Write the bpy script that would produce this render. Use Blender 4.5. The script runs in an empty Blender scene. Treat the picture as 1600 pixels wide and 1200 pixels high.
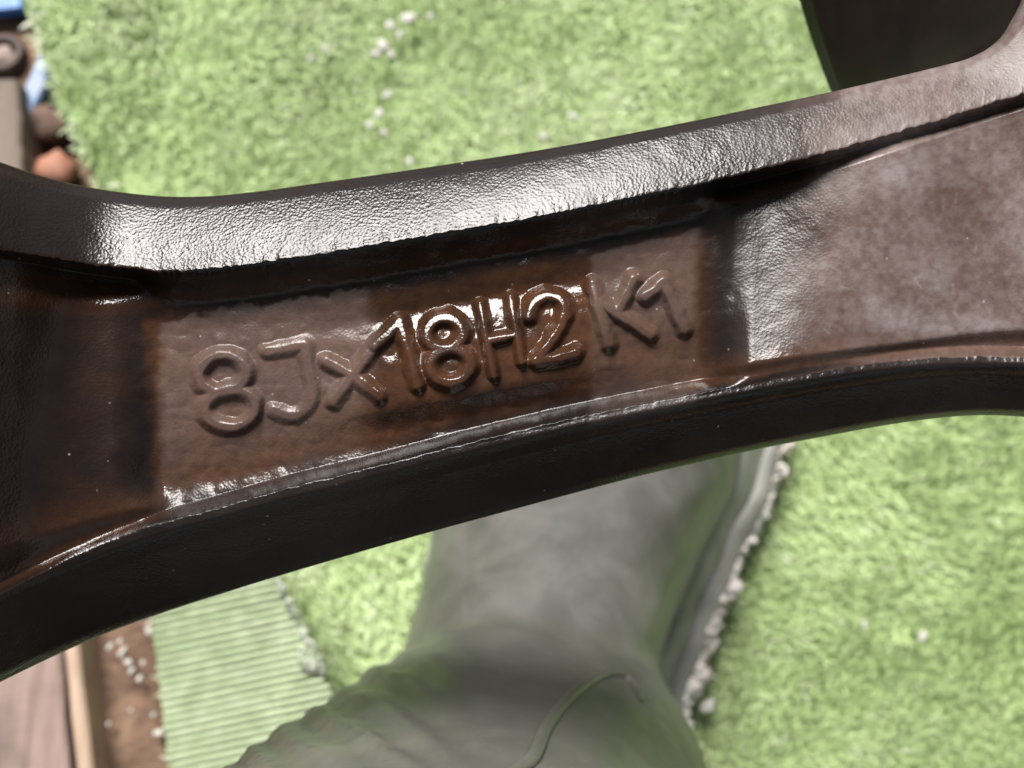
import bpy, bmesh, math
import numpy as np
from mathutils import Vector, Matrix
from mathutils.bvhtree import BVHTree

# ------------------------------------------------------------------ camera, sky, sun, exposure
scene = bpy.context.scene
COL = scene.collection
THETA = math.radians(15.0)          # the phone looks down, leaning forward
HFOV = math.radians(56.0)
D = 0.130                           # lens to the back of the spoke
H = 0.392                           # lens above the ground
FPX = 800.0 / math.tan(HFOV / 2)    # focal length in picture pixels (1600 wide)
CX = Vector((1, 0, 0)); CY = Vector((0, math.cos(THETA), math.sin(THETA))); CZ = Vector((0, -math.sin(THETA), math.cos(THETA)))
CAM = Vector((0, 0, H))

cd = bpy.data.cameras.new('camera'); cam = bpy.data.objects.new('camera', cd); COL.objects.link(cam)
cam.location = CAM; cam.rotation_euler = (THETA, 0, 0)
cd.sensor_width = 36.0; cd.angle = HFOV; cd.clip_start = 0.005; cd.clip_end = 50
cd.dof.use_dof = True; cd.dof.focus_distance = D; cd.dof.aperture_fstop = 20.0
scene.camera = cam

SUN_LOCAL = (math.radians(53), math.radians(15))     # tilt from the view axis, turn to the left of "up"
_t, _a = SUN_LOCAL
sd = (CZ * math.cos(_t) + (CY * math.cos(_a) - CX * math.sin(_a)) * math.sin(_t)).normalized()
elev = math.asin(sd.z); azim = math.atan2(sd.x, sd.y)

world = bpy.data.worlds.new('World'); scene.world = world; world.use_nodes = True
wn = world.node_tree; wn.nodes.clear()
wo = wn.nodes.new('ShaderNodeOutputWorld'); wb = wn.nodes.new('ShaderNodeBackground')
sk = wn.nodes.new('ShaderNodeTexSky'); sk.sky_type = 'NISHITA'; sk.sun_disc = False
sk.sun_elevation = elev; sk.sun_rotation = azim; sk.air_density = 0.6; sk.dust_density = 0.5; sk.ozone_density = 1.0
hs = wn.nodes.new('ShaderNodeHueSaturation'); hs.inputs['Saturation'].default_value = 0.18
wn.links.new(sk.outputs[0], hs.inputs['Color']); wn.links.new(hs.outputs[0], wb.inputs['Color'])
wb.inputs['Strength'].default_value = 0.05; wn.links.new(wb.outputs[0], wo.inputs['Surface'])

sl = bpy.data.lights.new('sun', 'SUN'); sun = bpy.data.objects.new('sun', sl); COL.objects.link(sun)
sl.energy = 5.0; sl.angle = math.radians(28); sl.color = (1.0, 0.965, 0.93)
sun.rotation_euler = (-sd).to_track_quat('-Z', 'Y').to_euler(); sun.location = (0, 0.4, 1.2)

scene.view_settings.view_transform = 'Standard'; scene.view_settings.look = 'None'
scene.view_settings.gamma = 1.0; scene.view_settings.use_curve_mapping = False
scene.view_settings.exposure = 0.90
scene.cycles.max_bounces = 3

# ------------------------------------------------------------------ helpers
rng = np.random.default_rng(7)

def ray(px, py):
    return (CX * ((px - 800) / FPX) + CY * ((600 - py) / FPX) - CZ)

def at(px, py, z=0.0):
    """the point at height z that the photograph shows near pixel px, py (a layout aid)"""
    r = ray(px, py)
    return CAM + r * ((z - CAM.z) / r.z)

def tag(o, label=None, cat=None, group=None, kind=None):
    if label: o['label'] = label
    if cat: o['category'] = cat
    if group: o['group'] = group
    if kind: o['kind'] = kind
    return o

def empty(name, loc=(0, 0, 0), rot=None):
    o = bpy.data.objects.new(name, None); COL.objects.link(o); o.location = loc
    o.empty_display_size = 0.01
    if rot: o.rotation_euler = rot
    return o

def mesh_obj(name, verts, faces, mat, parent=None, smooth=True):
    me = bpy.data.meshes.new(name)
    me.from_pydata([tuple(v) for v in verts], [], [tuple(f) for f in faces]); me.update()
    me.materials.append(mat)
    if smooth: me.polygons.foreach_set('use_smooth', [True] * len(me.polygons))
    o = bpy.data.objects.new(name, me); COL.objects.link(o)
    if parent: o.parent = parent
    return o

def local_to(o, parent):
    """parent o, keeping its world-space mesh coordinates"""
    bpy.context.view_layer.update()
    o.parent = parent; o.matrix_parent_inverse = parent.matrix_world.inverted()

def _hash(i, j, seed):
    n = (i.astype(np.int64) * 374761393 + j.astype(np.int64) * 668265263 + seed * 974634777) & 0x7fffffff
    n = ((n ^ (n >> 13)) * 1274126177) & 0x7fffffff
    n = n ^ (n >> 16)
    return (n & 0xffff) / 65535.0

def vnoise(x, y, seed=0):
    x = np.asarray(x, float); y = np.asarray(y, float)
    i = np.floor(x); j = np.floor(y); u = x - i; v = y - j
    u = u * u * (3 - 2 * u); v = v * v * (3 - 2 * v)
    a = _hash(i, j, seed); b = _hash(i + 1, j, seed); c = _hash(i, j + 1, seed); d = _hash(i + 1, j + 1, seed)
    return (a * (1 - u) + b * u) * (1 - v) + (c * (1 - u) + d * u) * v

def fbm(x, y, seed=0, oct=4):
    s = 0; a = 0.5; n = 0
    for k in range(oct):
        s = s + a * vnoise(x * 2 ** k, y * 2 ** k, seed + k * 17); n += a; a *= 0.5
    return s / n

def sst(a, b, x):
    t = np.clip((x - a) / (b - a), 0, 1)
    return t * t * (3 - 2 * t)

def curve(pts):
    """smooth (Catmull-Rom / Hermite) y(x) through points"""
    p = np.array(pts, float); X, Y = p[:, 0], p[:, 1]
    m = np.gradient(Y, X)
    def f(x):
        x = np.asarray(x, float)
        k = np.clip(np.searchsorted(X, x) - 1, 0, len(X) - 2)
        h = X[k + 1] - X[k]; t = np.clip((x - X[k]) / h, 0, 1)
        return ((2*t**3 - 3*t**2 + 1) * Y[k] + (t**3 - 2*t**2 + t) * h * m[k]
                + (-2*t**3 + 3*t**2) * Y[k+1] + (t**3 - t**2) * h * m[k+1])
    return f

# ------------------------------------------------------------------ materials
class NT:
    def __init__(self, name):
        self.m = bpy.data.materials.new(name); self.m.use_nodes = True
        self.t = self.m.node_tree; self.t.nodes.clear()
        self.out = self.n('ShaderNodeOutputMaterial'); self.b = self.n('ShaderNodeBsdfPrincipled')
        self.l(self.b.outputs[0], self.out.inputs['Surface'])
        self.tc = self.n('ShaderNodeTexCoord')
    def n(self, t, **k):
        nd = self.t.nodes.new(t)
        for a, v in k.items(): setattr(nd, a, v)
        return nd
    def l(self, a, b): self.t.links.new(a, b)
    def put(self, sock, v):
        if isinstance(v, bpy.types.NodeSocket): self.l(v, sock)
        elif isinstance(v, (tuple, list)) and len(v) == 3 and sock.type == 'RGBA': sock.default_value = (*v, 1)
        else: sock.default_value = v
    def noise(self, scale, detail=4, rough=0.55, vec=None, dist=0.0):
        nd = self.n('ShaderNodeTexNoise'); nd.inputs['Scale'].default_value = scale
        nd.inputs['Detail'].default_value = detail; nd.inputs['Roughness'].default_value = rough
        nd.inputs['Distortion'].default_value = dist
        self.l(vec or self.tc.outputs['Object'], nd.inputs['Vector']); return nd.outputs['Fac']
    def voro(self, scale, feature='F1', vec=None):
        nd = self.n('ShaderNodeTexVoronoi'); nd.feature = feature; nd.inputs['Scale'].default_value = scale
        self.l(vec or self.tc.outputs['Object'], nd.inputs['Vector']); return nd.outputs['Distance']
    def ramp(self, fac, stops, interp='LINEAR'):
        nd = self.n('ShaderNodeValToRGB'); e = nd.color_ramp; e.interpolation = interp
        while len(e.elements) < len(stops): e.elements.new(0.5)
        for s, (p, c) in zip(e.elements, stops):
            s.position = p; s.color = (*c, 1) if isinstance(c, (tuple, list)) else (c, c, c, 1)
        self.l(fac, nd.inputs[0]); return nd.outputs[0]
    def mix(self, fac, a, b):
        nd = self.n('ShaderNodeMix', data_type='RGBA')
        self.put(nd.inputs[0], fac); self.put(nd.inputs[6], a); self.put(nd.inputs[7], b); return nd.outputs[2]
    def math(self, op, a, b=0.0, clamp=False):
        nd = self.n('ShaderNodeMath', operation=op); nd.use_clamp = clamp
        self.put(nd.inputs[0], a); self.put(nd.inputs[1], b); return nd.outputs[0]
    def attr(self, name):
        nd = self.n('ShaderNodeAttribute'); nd.attribute_name = name; return nd
    def bump(self, h, strength, dist, prev=None):
        nd = self.n('ShaderNodeBump'); self.put(nd.inputs['Strength'], strength); nd.inputs['Distance'].default_value = dist
        self.l(h, nd.inputs['Height'])
        if prev is not None: self.l(prev, nd.inputs['Normal'])
        return nd.outputs[0]
    def set(self, **k):
        for a, v in k.items(): self.put(self.b.inputs[a.replace('_', ' ')], v)
        return self.m

def wheel_material():
    """black wheel paint under brown brake grime and a dull dry film; the masks, with some recess shade put into the grime, are stored on the mesh"""
    t = NT('wheel_paint')
    g = t.attr('grime').outputs['Fac']; f = t.attr('film').outputs['Fac']; gr = t.attr('grain').outputs['Fac']
    n1 = t.noise(900, 3); n2 = t.noise(160, 2)
    black = t.mix(n2, (0.0050, 0.0042, 0.0045), (0.010, 0.008, 0.008))
    brown = t.mix(n1, (0.032, 0.013, 0.0065), (0.072, 0.032, 0.016))
    dry0 = t.mix(n1, (0.085, 0.057, 0.048), (0.150, 0.110, 0.099))
    dry = t.mix(t.math('MULTIPLY', t.math('SUBTRACT', f, 0.5), 1.3, clamp=True), dry0, (0.21, 0.18, 0.18))
    c = t.mix(g, black, brown)
    c = t.mix(f, c, dry)
    # scattered pale specks and dark pits in the casting skin
    v = t.voro(420); sp = t.ramp(v, [(0.0, 1.0), (0.05, 1.0), (0.085, 0.0)])
    spn = t.ramp(t.noise(230, 1), [(0.54, 0.0), (0.64, 1.0)])
    c = t.mix(t.math('MULTIPLY', sp, spn), c, (0.24, 0.20, 0.17))
    r = t.math('ADD', 0.25, t.math('MULTIPLY', f, 0.30))
    r = t.math('ADD', r, t.math('MULTIPLY', t.math('SUBTRACT', n2, 0.5), 0.22))
    # wet grime is glossier
    r = t.math('SUBTRACT', r, t.math('MULTIPLY', g, 0.12), clamp=True)
    leather = t.voro(2500)
    fine = t.noise(3000, 1, 0.6)
    # relief in millimetres: skin grain, soft unevenness, a few pits
    h = t.math('ADD', t.math('MULTIPLY', leather, 0.10), t.math('MULTIPLY', fine, 0.075))
    h = t.math('MULTIPLY', h, t.math('ADD', 0.10, t.math('MULTIPLY', gr, 0.33)))
    h = t.math('ADD', h, t.math('MULTIPLY', t.noise(380, 1, 0.5), 0.05))
    return t.set(Base_Color=c, Roughness=r, Normal=t.bump(h, 1.0, 0.001), Specular_IOR_Level=0.28)

def simple(name, c0, c1, scale, rough=0.6, bump=0.3, bscale=None, bdist=0.0005, spec=0.4, detail=5):
    t = NT(name)
    n = t.noise(scale, detail)
    c = t.mix(t.ramp(n, [(0.3, 0.0), (0.7, 1.0)]), c0, c1)
    return t.set(Base_Color=c, Roughness=rough, Specular_IOR_Level=spec,
                 Normal=t.bump(t.noise(bscale or scale * 3, 4), bump, bdist))

M = {}
M['wheel'] = wheel_material()


M['wall'] = simple('wheel_paint_dimmed', (0.004, 0.0035, 0.0035), (0.010, 0.008, 0.007), 120, 0.30, 0.1, 900, 0.0002, 0.16)  # wheel black with its reflections cut, standing in for shade on the window wall
def wood_material(name, a, b, c):
    t = NT(name)
    mp = t.n('ShaderNodeMapping'); mp.inputs['Scale'].default_value = (160, 9, 60); t.l(t.tc.outputs['Object'], mp.inputs['Vector'])
    n = t.noise(1.0, 6, 0.65, mp.outputs[0], 0.6); n2 = t.noise(45, 4)
    col = t.mix(t.ramp(n, [(0.3, 0.0), (0.7, 1.0)]), a, b)
    col = t.mix(t.ramp(n2, [(0.5, 0.0), (0.72, 0.8)]), col, c)
    return t.set(Base_Color=col, Roughness=0.8, Specular_IOR_Level=0.25, Normal=t.bump(n, 0.5, 0.0012))
M['wood'] = wood_material('weathered_wood', (0.17, 0.115, 0.095), (0.30, 0.225, 0.20), (0.12, 0.09, 0.08))
M['pale_wood'] = wood_material('pale_wood', (0.30, 0.21, 0.15), (0.44, 0.33, 0.25), (0.22, 0.15, 0.11))
M['grey_wood'] = wood_material('grey_wood', (0.11, 0.085, 0.068), (0.20, 0.165, 0.135), (0.07, 0.05, 0.045))
M['dirt'] = simple('dirt', (0.07, 0.042, 0.028), (0.24, 0.155, 0.105), 38, 0.9, 0.8, 220, 0.003, 0.2)
M['flake'] = simple('white_flake', (0.36, 0.345, 0.30), (0.60, 0.585, 0.54), 160, 0.8, 0.4, 500)
M['mud'] = simple('dried_mud', (0.40, 0.34, 0.28), (0.78, 0.76, 0.73), 75, 0.85, 0.6, 400, 0.001)
M['clay'] = simple('clay', (0.24, 0.095, 0.055), (0.36, 0.18, 0.12), 90, 0.7, 0.3)
M['blue'] = simple('blue_plastic', (0.02, 0.12, 0.42), (0.05, 0.20, 0.50), 60, 0.4, 0.1)
M['blue_strip'] = simple('pale_blue_plastic', (0.07, 0.14, 0.28), (0.18, 0.22, 0.30), 90, 0.4, 0.1)
M['rust'] = simple('rusty_metal', (0.035, 0.024, 0.020), (0.085, 0.055, 0.045), 300, 0.6, 0.4)
M['stone'] = simple('brown_stone', (0.085, 0.052, 0.038), (0.17, 0.11, 0.085), 120, 0.85, 0.5)
M['core'] = simple('tube_core', (0.20, 0.15, 0.13), (0.32, 0.25, 0.22), 200, 0.8, 0.4)

def turf_material():
    t = NT('turf_blade')
    a = t.attr('tint').outputs['Fac']
    c = t.ramp(a, [(0.0, (0.23, 0.31, 0.12)), (0.45, (0.385, 0.50, 0.225)), (0.85, (0.50, 0.61, 0.33)), (1.0, (0.68, 0.71, 0.57))])
    t.set(Base_Color=c, Roughness=0.45, Specular_IOR_Level=0.4)
    return t.m
M['blade'] = turf_material()
M['backing'] = simple('turf_backing', (0.22, 0.31, 0.12), (0.30, 0.40, 0.17), 300, 0.8, 0.5)
M['flap'] = simple('turf_underside', (0.09, 0.13, 0.05), (0.16, 0.21, 0.10), 70, 0.75, 0.5, 900, 0.0006)
M['rib'] = simple('turf_stitch_row', (0.30, 0.38, 0.21), (0.44, 0.50, 0.34), 130, 0.7, 0.6, 900, 0.0008)
M['scrap_fibre'] = simple('frayed_fibre', (0.20, 0.25, 0.15), (0.42, 0.43, 0.38), 120, 0.8, 0.4)

def rubber_material(name, k):
    t = NT(name)
    n = t.noise(22, 5, 0.6); n2 = t.noise(120, 4)
    c = t.mix(t.ramp(n, [(0.35, 0.0), (0.7, 1.0)]), (0.058*k, 0.060*k, 0.051*k), (0.115*k, 0.115*k, 0.104*k))
    sc = t.ramp(t.noise(9, 4), [(0.56, 0.0), (0.72, 0.6)])
    c = t.mix(sc, c, (0.17*k, 0.17*k, 0.155*k))
    d1 = t.ramp(t.noise(48, 6, 0.65, dist=1.0), [(0.44, 0.0), (0.72, 0.35)])
    c = t.mix(d1, c, (0.19*k, 0.18*k, 0.165*k))
    d2 = t.ramp(t.noise(31, 5, 0.6), [(0.58, 0.0), (0.78, 0.6)])
    c = t.mix(d2, c, (0.030*k, 0.031*k, 0.026*k))
    r = t.math('ADD', 0.26, t.math('MULTIPLY', n2, 0.2))
    return t.set(Base_Color=c, Roughness=r, Specular_IOR_Level=0.38, Normal=t.bump(n2, 0.25, 0.0008))
M['rubber'] = rubber_material('boot_rubber', 0.85)
M['sole'] = rubber_material('boot_sole_rubber', 2.6)

# ------------------------------------------------------------------ the ground: dirt, boards
def ground():
    n = 90
    xs = np.linspace(-0.9, 0.9, n); ys = np.linspace(-0.75, 1.05, n)
    X, Y = np.meshgrid(xs, ys)
    Z = (fbm(X * 40, Y * 40, 3) - 0.5) * 0.006 - 0.001
    V = np.stack([X, Y, Z], -1).reshape(-1, 3)
    F = [(j*n+i, j*n+i+1, (j+1)*n+i+1, (j+1)*n+i) for j in range(n-1) for i in range(n-1)]
    o = mesh_obj('ground', V, F, M['dirt']); tag(o, 'brown dirt ground under the turf and boards', 'ground', kind='structure')
ground()

def slab(name, quad, z0, z1, mat, parent=None, nseg=14, jit=0.0006, seed=0, bev=0.0012):
    """a board: footprint quad of world points (A-B is one long side, D-C the other), ragged edges, bevelled top"""
    A, B, C, Dd = [Vector(q) for q in quad]
    rows = []
    for k in range(nseg + 1):
        t = k / nseg
        l = A.lerp(B, t); r = Dd.lerp(C, t); d = (r - l).normalized()
        j0, j1 = (rng.random(2) - 0.5) * 2 * jit
        l = l + d * j0; r = r + d * j1
        rows.append([(l.x, l.y, z0), (l.x, l.y, z1 - bev), tuple(Vector((l.x, l.y, z1)) + Vector((d.x, d.y, 0)) * bev),
                     tuple(Vector((r.x, r.y, z1)) - Vector((d.x, d.y, 0)) * bev), (r.x, r.y, z1 - bev), (r.x, r.y, z0)])
    V = [v for r in rows for v in r]; F = []
    for k in range(nseg):
        for i in range(6):
            a = k*6+i; b = k*6+(i+1) % 6
            F.append((a, b, b+6, a+6))
    F.append(tuple(range(5, -1, -1))); F.append(tuple(nseg*6 + i for i in range(6)))
    return mesh_obj(name, V, F, mat, parent, smooth=False)

def q(pts, z=0.0): return [at(x, y, z) for x, y in pts]

# ------------------------------------------------------------------ the turf carpet
EDGE = curve([(-500, -120), (0, 32), (80, 66), (180, 100), (290, 150), (600, 200), (960, 236), (1200, 262), (1600, 300)])   # picture y -> left edge x
def turf_z(x, y):
    w = 0.0065 * np.sin(x * 70 + 1.2 * np.sin(y * 9) + 2.2) * np.exp(-((x + 0.13) / 0.10) ** 2)
    ex_ = edge_x(y)
    w = w + 0.004 * np.exp(-((x - ex_ - 0.001) / 0.005) ** 2) - 0.0035 * np.exp(-((x - ex_ - 0.014) / 0.006) ** 2)
    return 0.010 + w + 0.004 * (fbm(x * 9 + 5, y * 9, 11, 3) - 0.5)

def to_px(P):
    """picture coordinates of ground points (N,3), to keep blades and stones on their own side of the turf's edge"""
    d = P - np.array(CAM)
    xc = d @ np.array(CX); yc = d @ np.array(CY); zc = -(d @ np.array(CZ))
    return 800 + FPX * xc / zc, 600 - FPX * yc / zc

def edge_world():
    ys = np.linspace(-450, 1550, 60)
    P = np.array([tuple(at(float(EDGE(y)), float(y), 0.012)) for y in ys])
    o = np.argsort(P[:, 1]); return P[o, 1], P[o, 0]
EY, EX = edge_world()
def edge_x(y): return np.interp(y, EY, EX)

X1, Y0, Y1 = 0.42, -0.26, 0.46
def turf():
    root = empty('artificial_turf', (0, 0, 0.0))
    tag(root, 'green artificial turf carpet lying under the wheel and the boot', 'artificial turf')
    nu, nv = 60, 70
    us = np.linspace(0, 1, nu); vs = np.linspace(Y0, Y1, nv)
    top = []
    for y in vs:
        e = edge_x(y) + 0.0015 * (fbm(np.array(y * 200.), np.array(0.5), 5) - 0.5) * 2
        for u in us:
            x = e + (X1 - e) * u ** 1.3
            top.append((x, y, float(turf_z(np.array(x), np.array(y))) - 0.004))
    V = top + [(x, y, max(z - 0.005, 0.0015)) for x, y, z in top]
    N = nu * nv
    F = [(j*nu+i, j*nu+i+1, (j+1)*nu+i+1, (j+1)*nu+i) for j in range(nv-1) for i in range(nu-1)]
    F += [tuple(N + k for k in reversed(f)) for f in F]
    F += [(j*nu, (j+1)*nu, N+(j+1)*nu, N+j*nu) for j in range(nv-1)]
    mesh_obj('backing', V, F, M['backing'], root)
    # the pile: real blades, each a bent tapering strip
    n = 330000
    x = rng.uniform(-0.42, X1, n); y = rng.uniform(Y0, Y1, n)
    # rows of tufts
    pitch = 0.0058
    y = np.round(y / pitch) * pitch + rng.normal(0, 0.0016, n)
    ex = edge_x(y)
    keep = x > ex + 0.0005
    x, y, ex = x[keep], y[keep], ex[keep]; n = len(x)
    z = turf_z(x, y) - 0.004
    lay = fbm(x * 16, y * 16, 31, 3) * 9.0 + fbm(x * 60, y * 60, 77, 2) * 4   # which way the pile lies, patch by patch
    ang = lay + rng.normal(0, 0.9, n)
    L = rng.uniform(0.0042, 0.0076, n); W = rng.uniform(0.00034, 0.0006, n)
    tilt = np.clip(rng.normal(0.85, 0.30, n), 0.1, 1.4)
    dx, dy = np.cos(ang), np.sin(ang); sx, sy = -dy, dx
    ks = [0.0, 0.5, 1.0]; P = []
    for k in ks:
        h = L * k
        bend = tilt * (0.45 + 0.55 * k)
        cx = x + dx * h * np.sin(bend); cy = y + dy * h * np.sin(bend); cz = z + h * np.cos(bend)
        w = W * (1 - 0.75 * k)
        P.append(np.stack([cx - sx*w, cy - sy*w, cz], -1)); P.append(np.stack([cx + sx*w, cy + sy*w, cz], -1))
    V = np.stack(P, 1).reshape(-1, 3)
    base = np.arange(n)[:, None] * 6
    F = np.concatenate([base + np.array([0, 1, 3, 2]), base + np.array([2, 3, 5, 4])], 1).reshape(-1, 4)
    me = bpy.data.meshes.new('grass_pile')
    me.vertices.add(len(V)); me.vertices.foreach_set('co', V.ravel())
    me.loops.add(F.size); me.loops.foreach_set('vertex_index', F.ravel().astype(np.int32))
    me.polygons.add(len(F)); me.polygons.foreach_set('loop_start', np.arange(0, F.size, 4, dtype=np.int32))
    me.polygons.foreach_set('loop_total', np.full(len(F), 4, dtype=np.int32))
    me.update(calc_edges=True)
    ti = np.clip(rng.normal(0.55, 0.13, n) + (fbm(x * 22, y * 22, 91, 3) - 0.5) * 0.6 + (fbm(x * 7, y * 7, 95, 2) - 0.5) * 0.8, 0, 0.97)
    ti[rng.random(n) < 0.012] = 1.0
    ti = np.where(x - ex < 0.0045, np.clip(ti + 0.35, 0, 1), ti)          # bleached, frayed edge
    at_ = me.attributes.new('tint', 'FLOAT', 'POINT'); at_.data.foreach_set('value', np.repeat(ti, 6).astype(np.float32))
    me.materials.append(M['blade'])
    o = bpy.data.objects.new('grass_pile', me); COL.objects.link(o); o.parent = root; tag(o, kind='stuff')
    return root
turf()

# a folded-back end of turf, underside up, with its stitch rows
def turf_flap():
    root = empty('turf_underside_flap', at(380, 1080, 0.02))
    tag(root, 'ribbed pale green underside of a turned over turf end beside the boot', 'turf flap')
    zf = 0.036
    a0 = (214, 820); a1 = (300, 1400)       # left edge
    b0 = (380, 800); b1 = (432, 905); b2 = (512, 1066); b3 = (420, 1130); b4 = (330, 1300)
    def right(t):
        pts = [(0.0, 368, 780), (0.22, 428, 898), (0.45, 512, 1062), (0.52, 500, 1080), (0.62, 440, 1120), (1.0, 300, 1300)]
        xs = [p[0] for p in pts]
        return (float(np.interp(t, xs, [p[1] for p in pts])), float(np.interp(t, xs, [p[2] for p in pts])))
    # sheet: the ribs run from the left edge to the free edge, slightly rising to the right in the picture
    nr, ns = 60, 24
    def P(s, r, lift=0.0):
        """s along the rib 0..1, r rib index in picture pixels at the left edge"""
        yl = 885 + 11.8 * r
        xl = 236 + (yl - 960) * 0.115 + 1.2 * math.sin(r * 1.7)
        # free edge: walk right along the rib direction until the outline is met
        slope = -0.21
        if not hasattr(P, 'cache'): P.cache = {}
        key = round(r, 3)
        if key not in P.cache:
            xr = xl
            while xr < 700:
                y = yl + slope * (xr - xl)
                # outline: free edge (428,898)-(512,1062), then the cut (512,1062)-(300,1215)
                e1 = 428 + (y - 898) * (512 - 428) / (1062 - 898)
                e2 = 585
                if xr >= min(e1, e2): break
                xr += 1
            P.cache[key] = xr + 1.6 * math.sin(r * 1.3) + 1.2 * math.sin(r * 3.1)
        xr = P.cache[key]
        px = xl + (xr - xl) * s; py = yl + slope * (px - xl)
        z = 0.018 + 0.038 * min(1, max(0, (px - 240) / 200)) ** 1.2 + lift + 0.0015 * math.sin(px * 0.03 + r * 0.35)
        return at(px, py, z)
    V = []; F = []
    for j in range(nr * 2):
        for i in range(ns + 1): V.append(P(i / ns, j * 0.5))
    N = len(V); w = ns + 1
    V = V + [v - Vector((0, 0, 0.0035)) for v in V]
    for j in range(nr * 2 - 1):
        for i in range(ns):
            a = j*w+i; F.append((a, a+w, a+w+1, a+1)); F.append((N+a, N+a+1, N+a+w+1, N+a+w))
        F.append((j*w, N+j*w, N+(j+1)*w, (j+1)*w)); F.append((j*w+ns, (j+1)*w+ns, N+(j+1)*w+ns, N+j*w+ns))
    sh = mesh_obj('sheet', V, F, M['flap']); local_to(sh, root)
    for j in range(0, nr - 1):
        r = j + 0.5
        c = [P(s, r) for s in np.linspace(0.01, 0.985, 18)]
        if (c[-1] - c[0]).length < 0.006: continue
        vv = []; ff = []
        for i, p in enumerate(c):
            d = (c[min(i+1, 17)] - c[max(i-1, 0)]).normalized(); sd_ = Vector((0, 0, 1)).cross(d).normalized()
            rad = 0.00095 * (0.86 + 0.28 * rng.random())
            hgt = 0.0014 * (0.75 + 0.5 * rng.random())
            for k in range(5):
                an = math.pi * k / 4
                vv.append(p + sd_ * math.cos(an) * rad + Vector((0, 0, 1)) * (math.sin(an) * hgt + 0.0004))
        for i in range(17):
            for k in range(4): ff.append((i*5+k, i*5+k+1, (i+1)*5+k+1, (i+1)*5+k))
        o = mesh_obj('stitch_row', vv, ff, M['rib']); local_to(o, root)
    # frayed pale fibre along the free edge
    vv = []; ff = []
    spots = [(0.86, r) for r in np.arange(0.2, 4.5, 0.8)] + [(1.0, r) for r in np.arange(1, 19, 0.45)] + [(0.94, r) for r in (15.6, 16.2, 16.9, 17.3)] \
        + [(0.62, 2.0), (0.66, 2.9), (0.70, 3.9), (0.73, 4.8), (0.76, 5.6)]
    for s, r in spots:
        p = P(s, r, 0.002); b = len(vv); R0 = rng.uniform(0.0006, 0.0020)
        if s == 0.94: R0 *= 1.7
        for k in range(8):
            for m_ in range(4):
                th = 2*math.pi*k/8; ph = math.pi*(m_+0.5)/4
                rr = R0 * rng.uniform(0.6, 1.3)
                vv.append(p + Vector((math.cos(th)*math.sin(ph), math.sin(th)*math.sin(ph), 0.6*math.cos(ph))) * rr)
        for k in range(8):
            for m_ in range(3): ff.append((b+k*4+m_, b+k*4+m_+1, b+((k+1) % 8)*4+m_+1, b+((k+1) % 8)*4+m_))
            ff.append((b+k*4, b+((k+1) % 8)*4, b+((k+2) % 8)*4)) if k % 2 == 0 else None
    fr = mesh_obj('frayed_edge', vv, ff, M['scrap_fibre']); local_to(fr, root); tag(fr, kind='stuff')
turf_flap()

# ------------------------------------------------------------------ boards and odds and ends at the left
def bx(y, x0): return x0 + 0.105 * (y - 1026)
o = slab('wooden_board', q([(-300, 900), (-230, 1600), (bx(1600, 96), 1600), (bx(880, 96), 880)], 0.012), -0.003, 0.014, M['wood'], jit=0.0006)
tag(o, 'wide weathered brown board at the lower left of the picture', 'board')
o = slab('wooden_batten', q([(bx(880, 108), 880), (bx(1600, 108), 1600), (bx(1600, 132), 1600), (bx(880, 132), 880)], 0.012), -0.003, 0.016, M['pale_wood'], jit=0.0004)
tag(o, 'narrow pale wooden batten beside the wide brown board', 'batten')

def lump(name, p, size, mat, seed, parent=None, sub=2, rough=0.35, flat=1.0):
    """an irregular stone, flake or crumb with its own uneven shape"""
    bm = bmesh.new(); bmesh.ops.create_icosphere(bm, subdivisions=sub, radius=1.0)
    r_ = np.random.default_rng(seed); off = r_.uniform(0, 50, 3); an = r_.uniform(0, 6.28)
    for v in bm.verts:
        c = v.co.copy()
        k = 1 + rough * 2 * (float(fbm(np.array(c.x*1.4 + off[0] + c.z), np.array(c.y*1.4 + off[1] - c.z), seed, 3)) - 0.5) * 2
        x, y, z = c.x*size[0]*k, c.y*size[1]*k, c.z*size[2]*k*flat
        v.co = (x*math.cos(an) - y*math.sin(an), x*math.sin(an) + y*math.cos(an), z)
    me = bpy.data.meshes.new(name); bm.to_mesh(me); bm.free(); me.materials.append(mat)
    me.polygons.foreach_set('use_smooth', [sub > 1] * len(me.polygons))
    o = bpy.data.objects.new(name, me); COL.objects.link(o); o.location = p
    if parent: o.parent = parent
    return o

# upper left corner: weathered post end, short tube, plastic strips, stones
o = slab('wooden_post', q([(-60, 130), (-40, 330), (40, 330), (32, 128)], 0.02), -0.003, 0.022, M['grey_wood'], jit=0.0005)
tag(o, 'weathered grey wooden piece at the left edge above the wheel', 'wood')
o = lump('clay_pebble', at(82, 262, 0.008), (0.0085, 0.0090, 0.007), M['clay'], 5); tag(o, 'rounded orange clay pebble beside the turf edge', 'pebble')
o = lump('brown_stone', at(66, 195, 0.006), (0.0085, 0.0140, 0.007), M['stone'], 9); tag(o, 'brown stone between the blue strip and the clay pebble', 'stone')
o = slab('plastic_strip', q([(66, 74), (24, 168), (52, 180), (88, 96)], 0.012), 0.004, 0.013, M['blue_strip'], nseg=6, jit=0.0002)
tag(o, 'pale blue plastic strip lying aslant by the turf edge', 'plastic strip')
o = slab('plastic_sheet', q([(-120, -90), (-120, 22), (30, 6), (40, -90)], 0.012), 0.004, 0.010, M['blue'], nseg=6, jit=0.0002)
tag(o, 'bright blue plastic piece in the upper left corner', 'plastic sheet')

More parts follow.
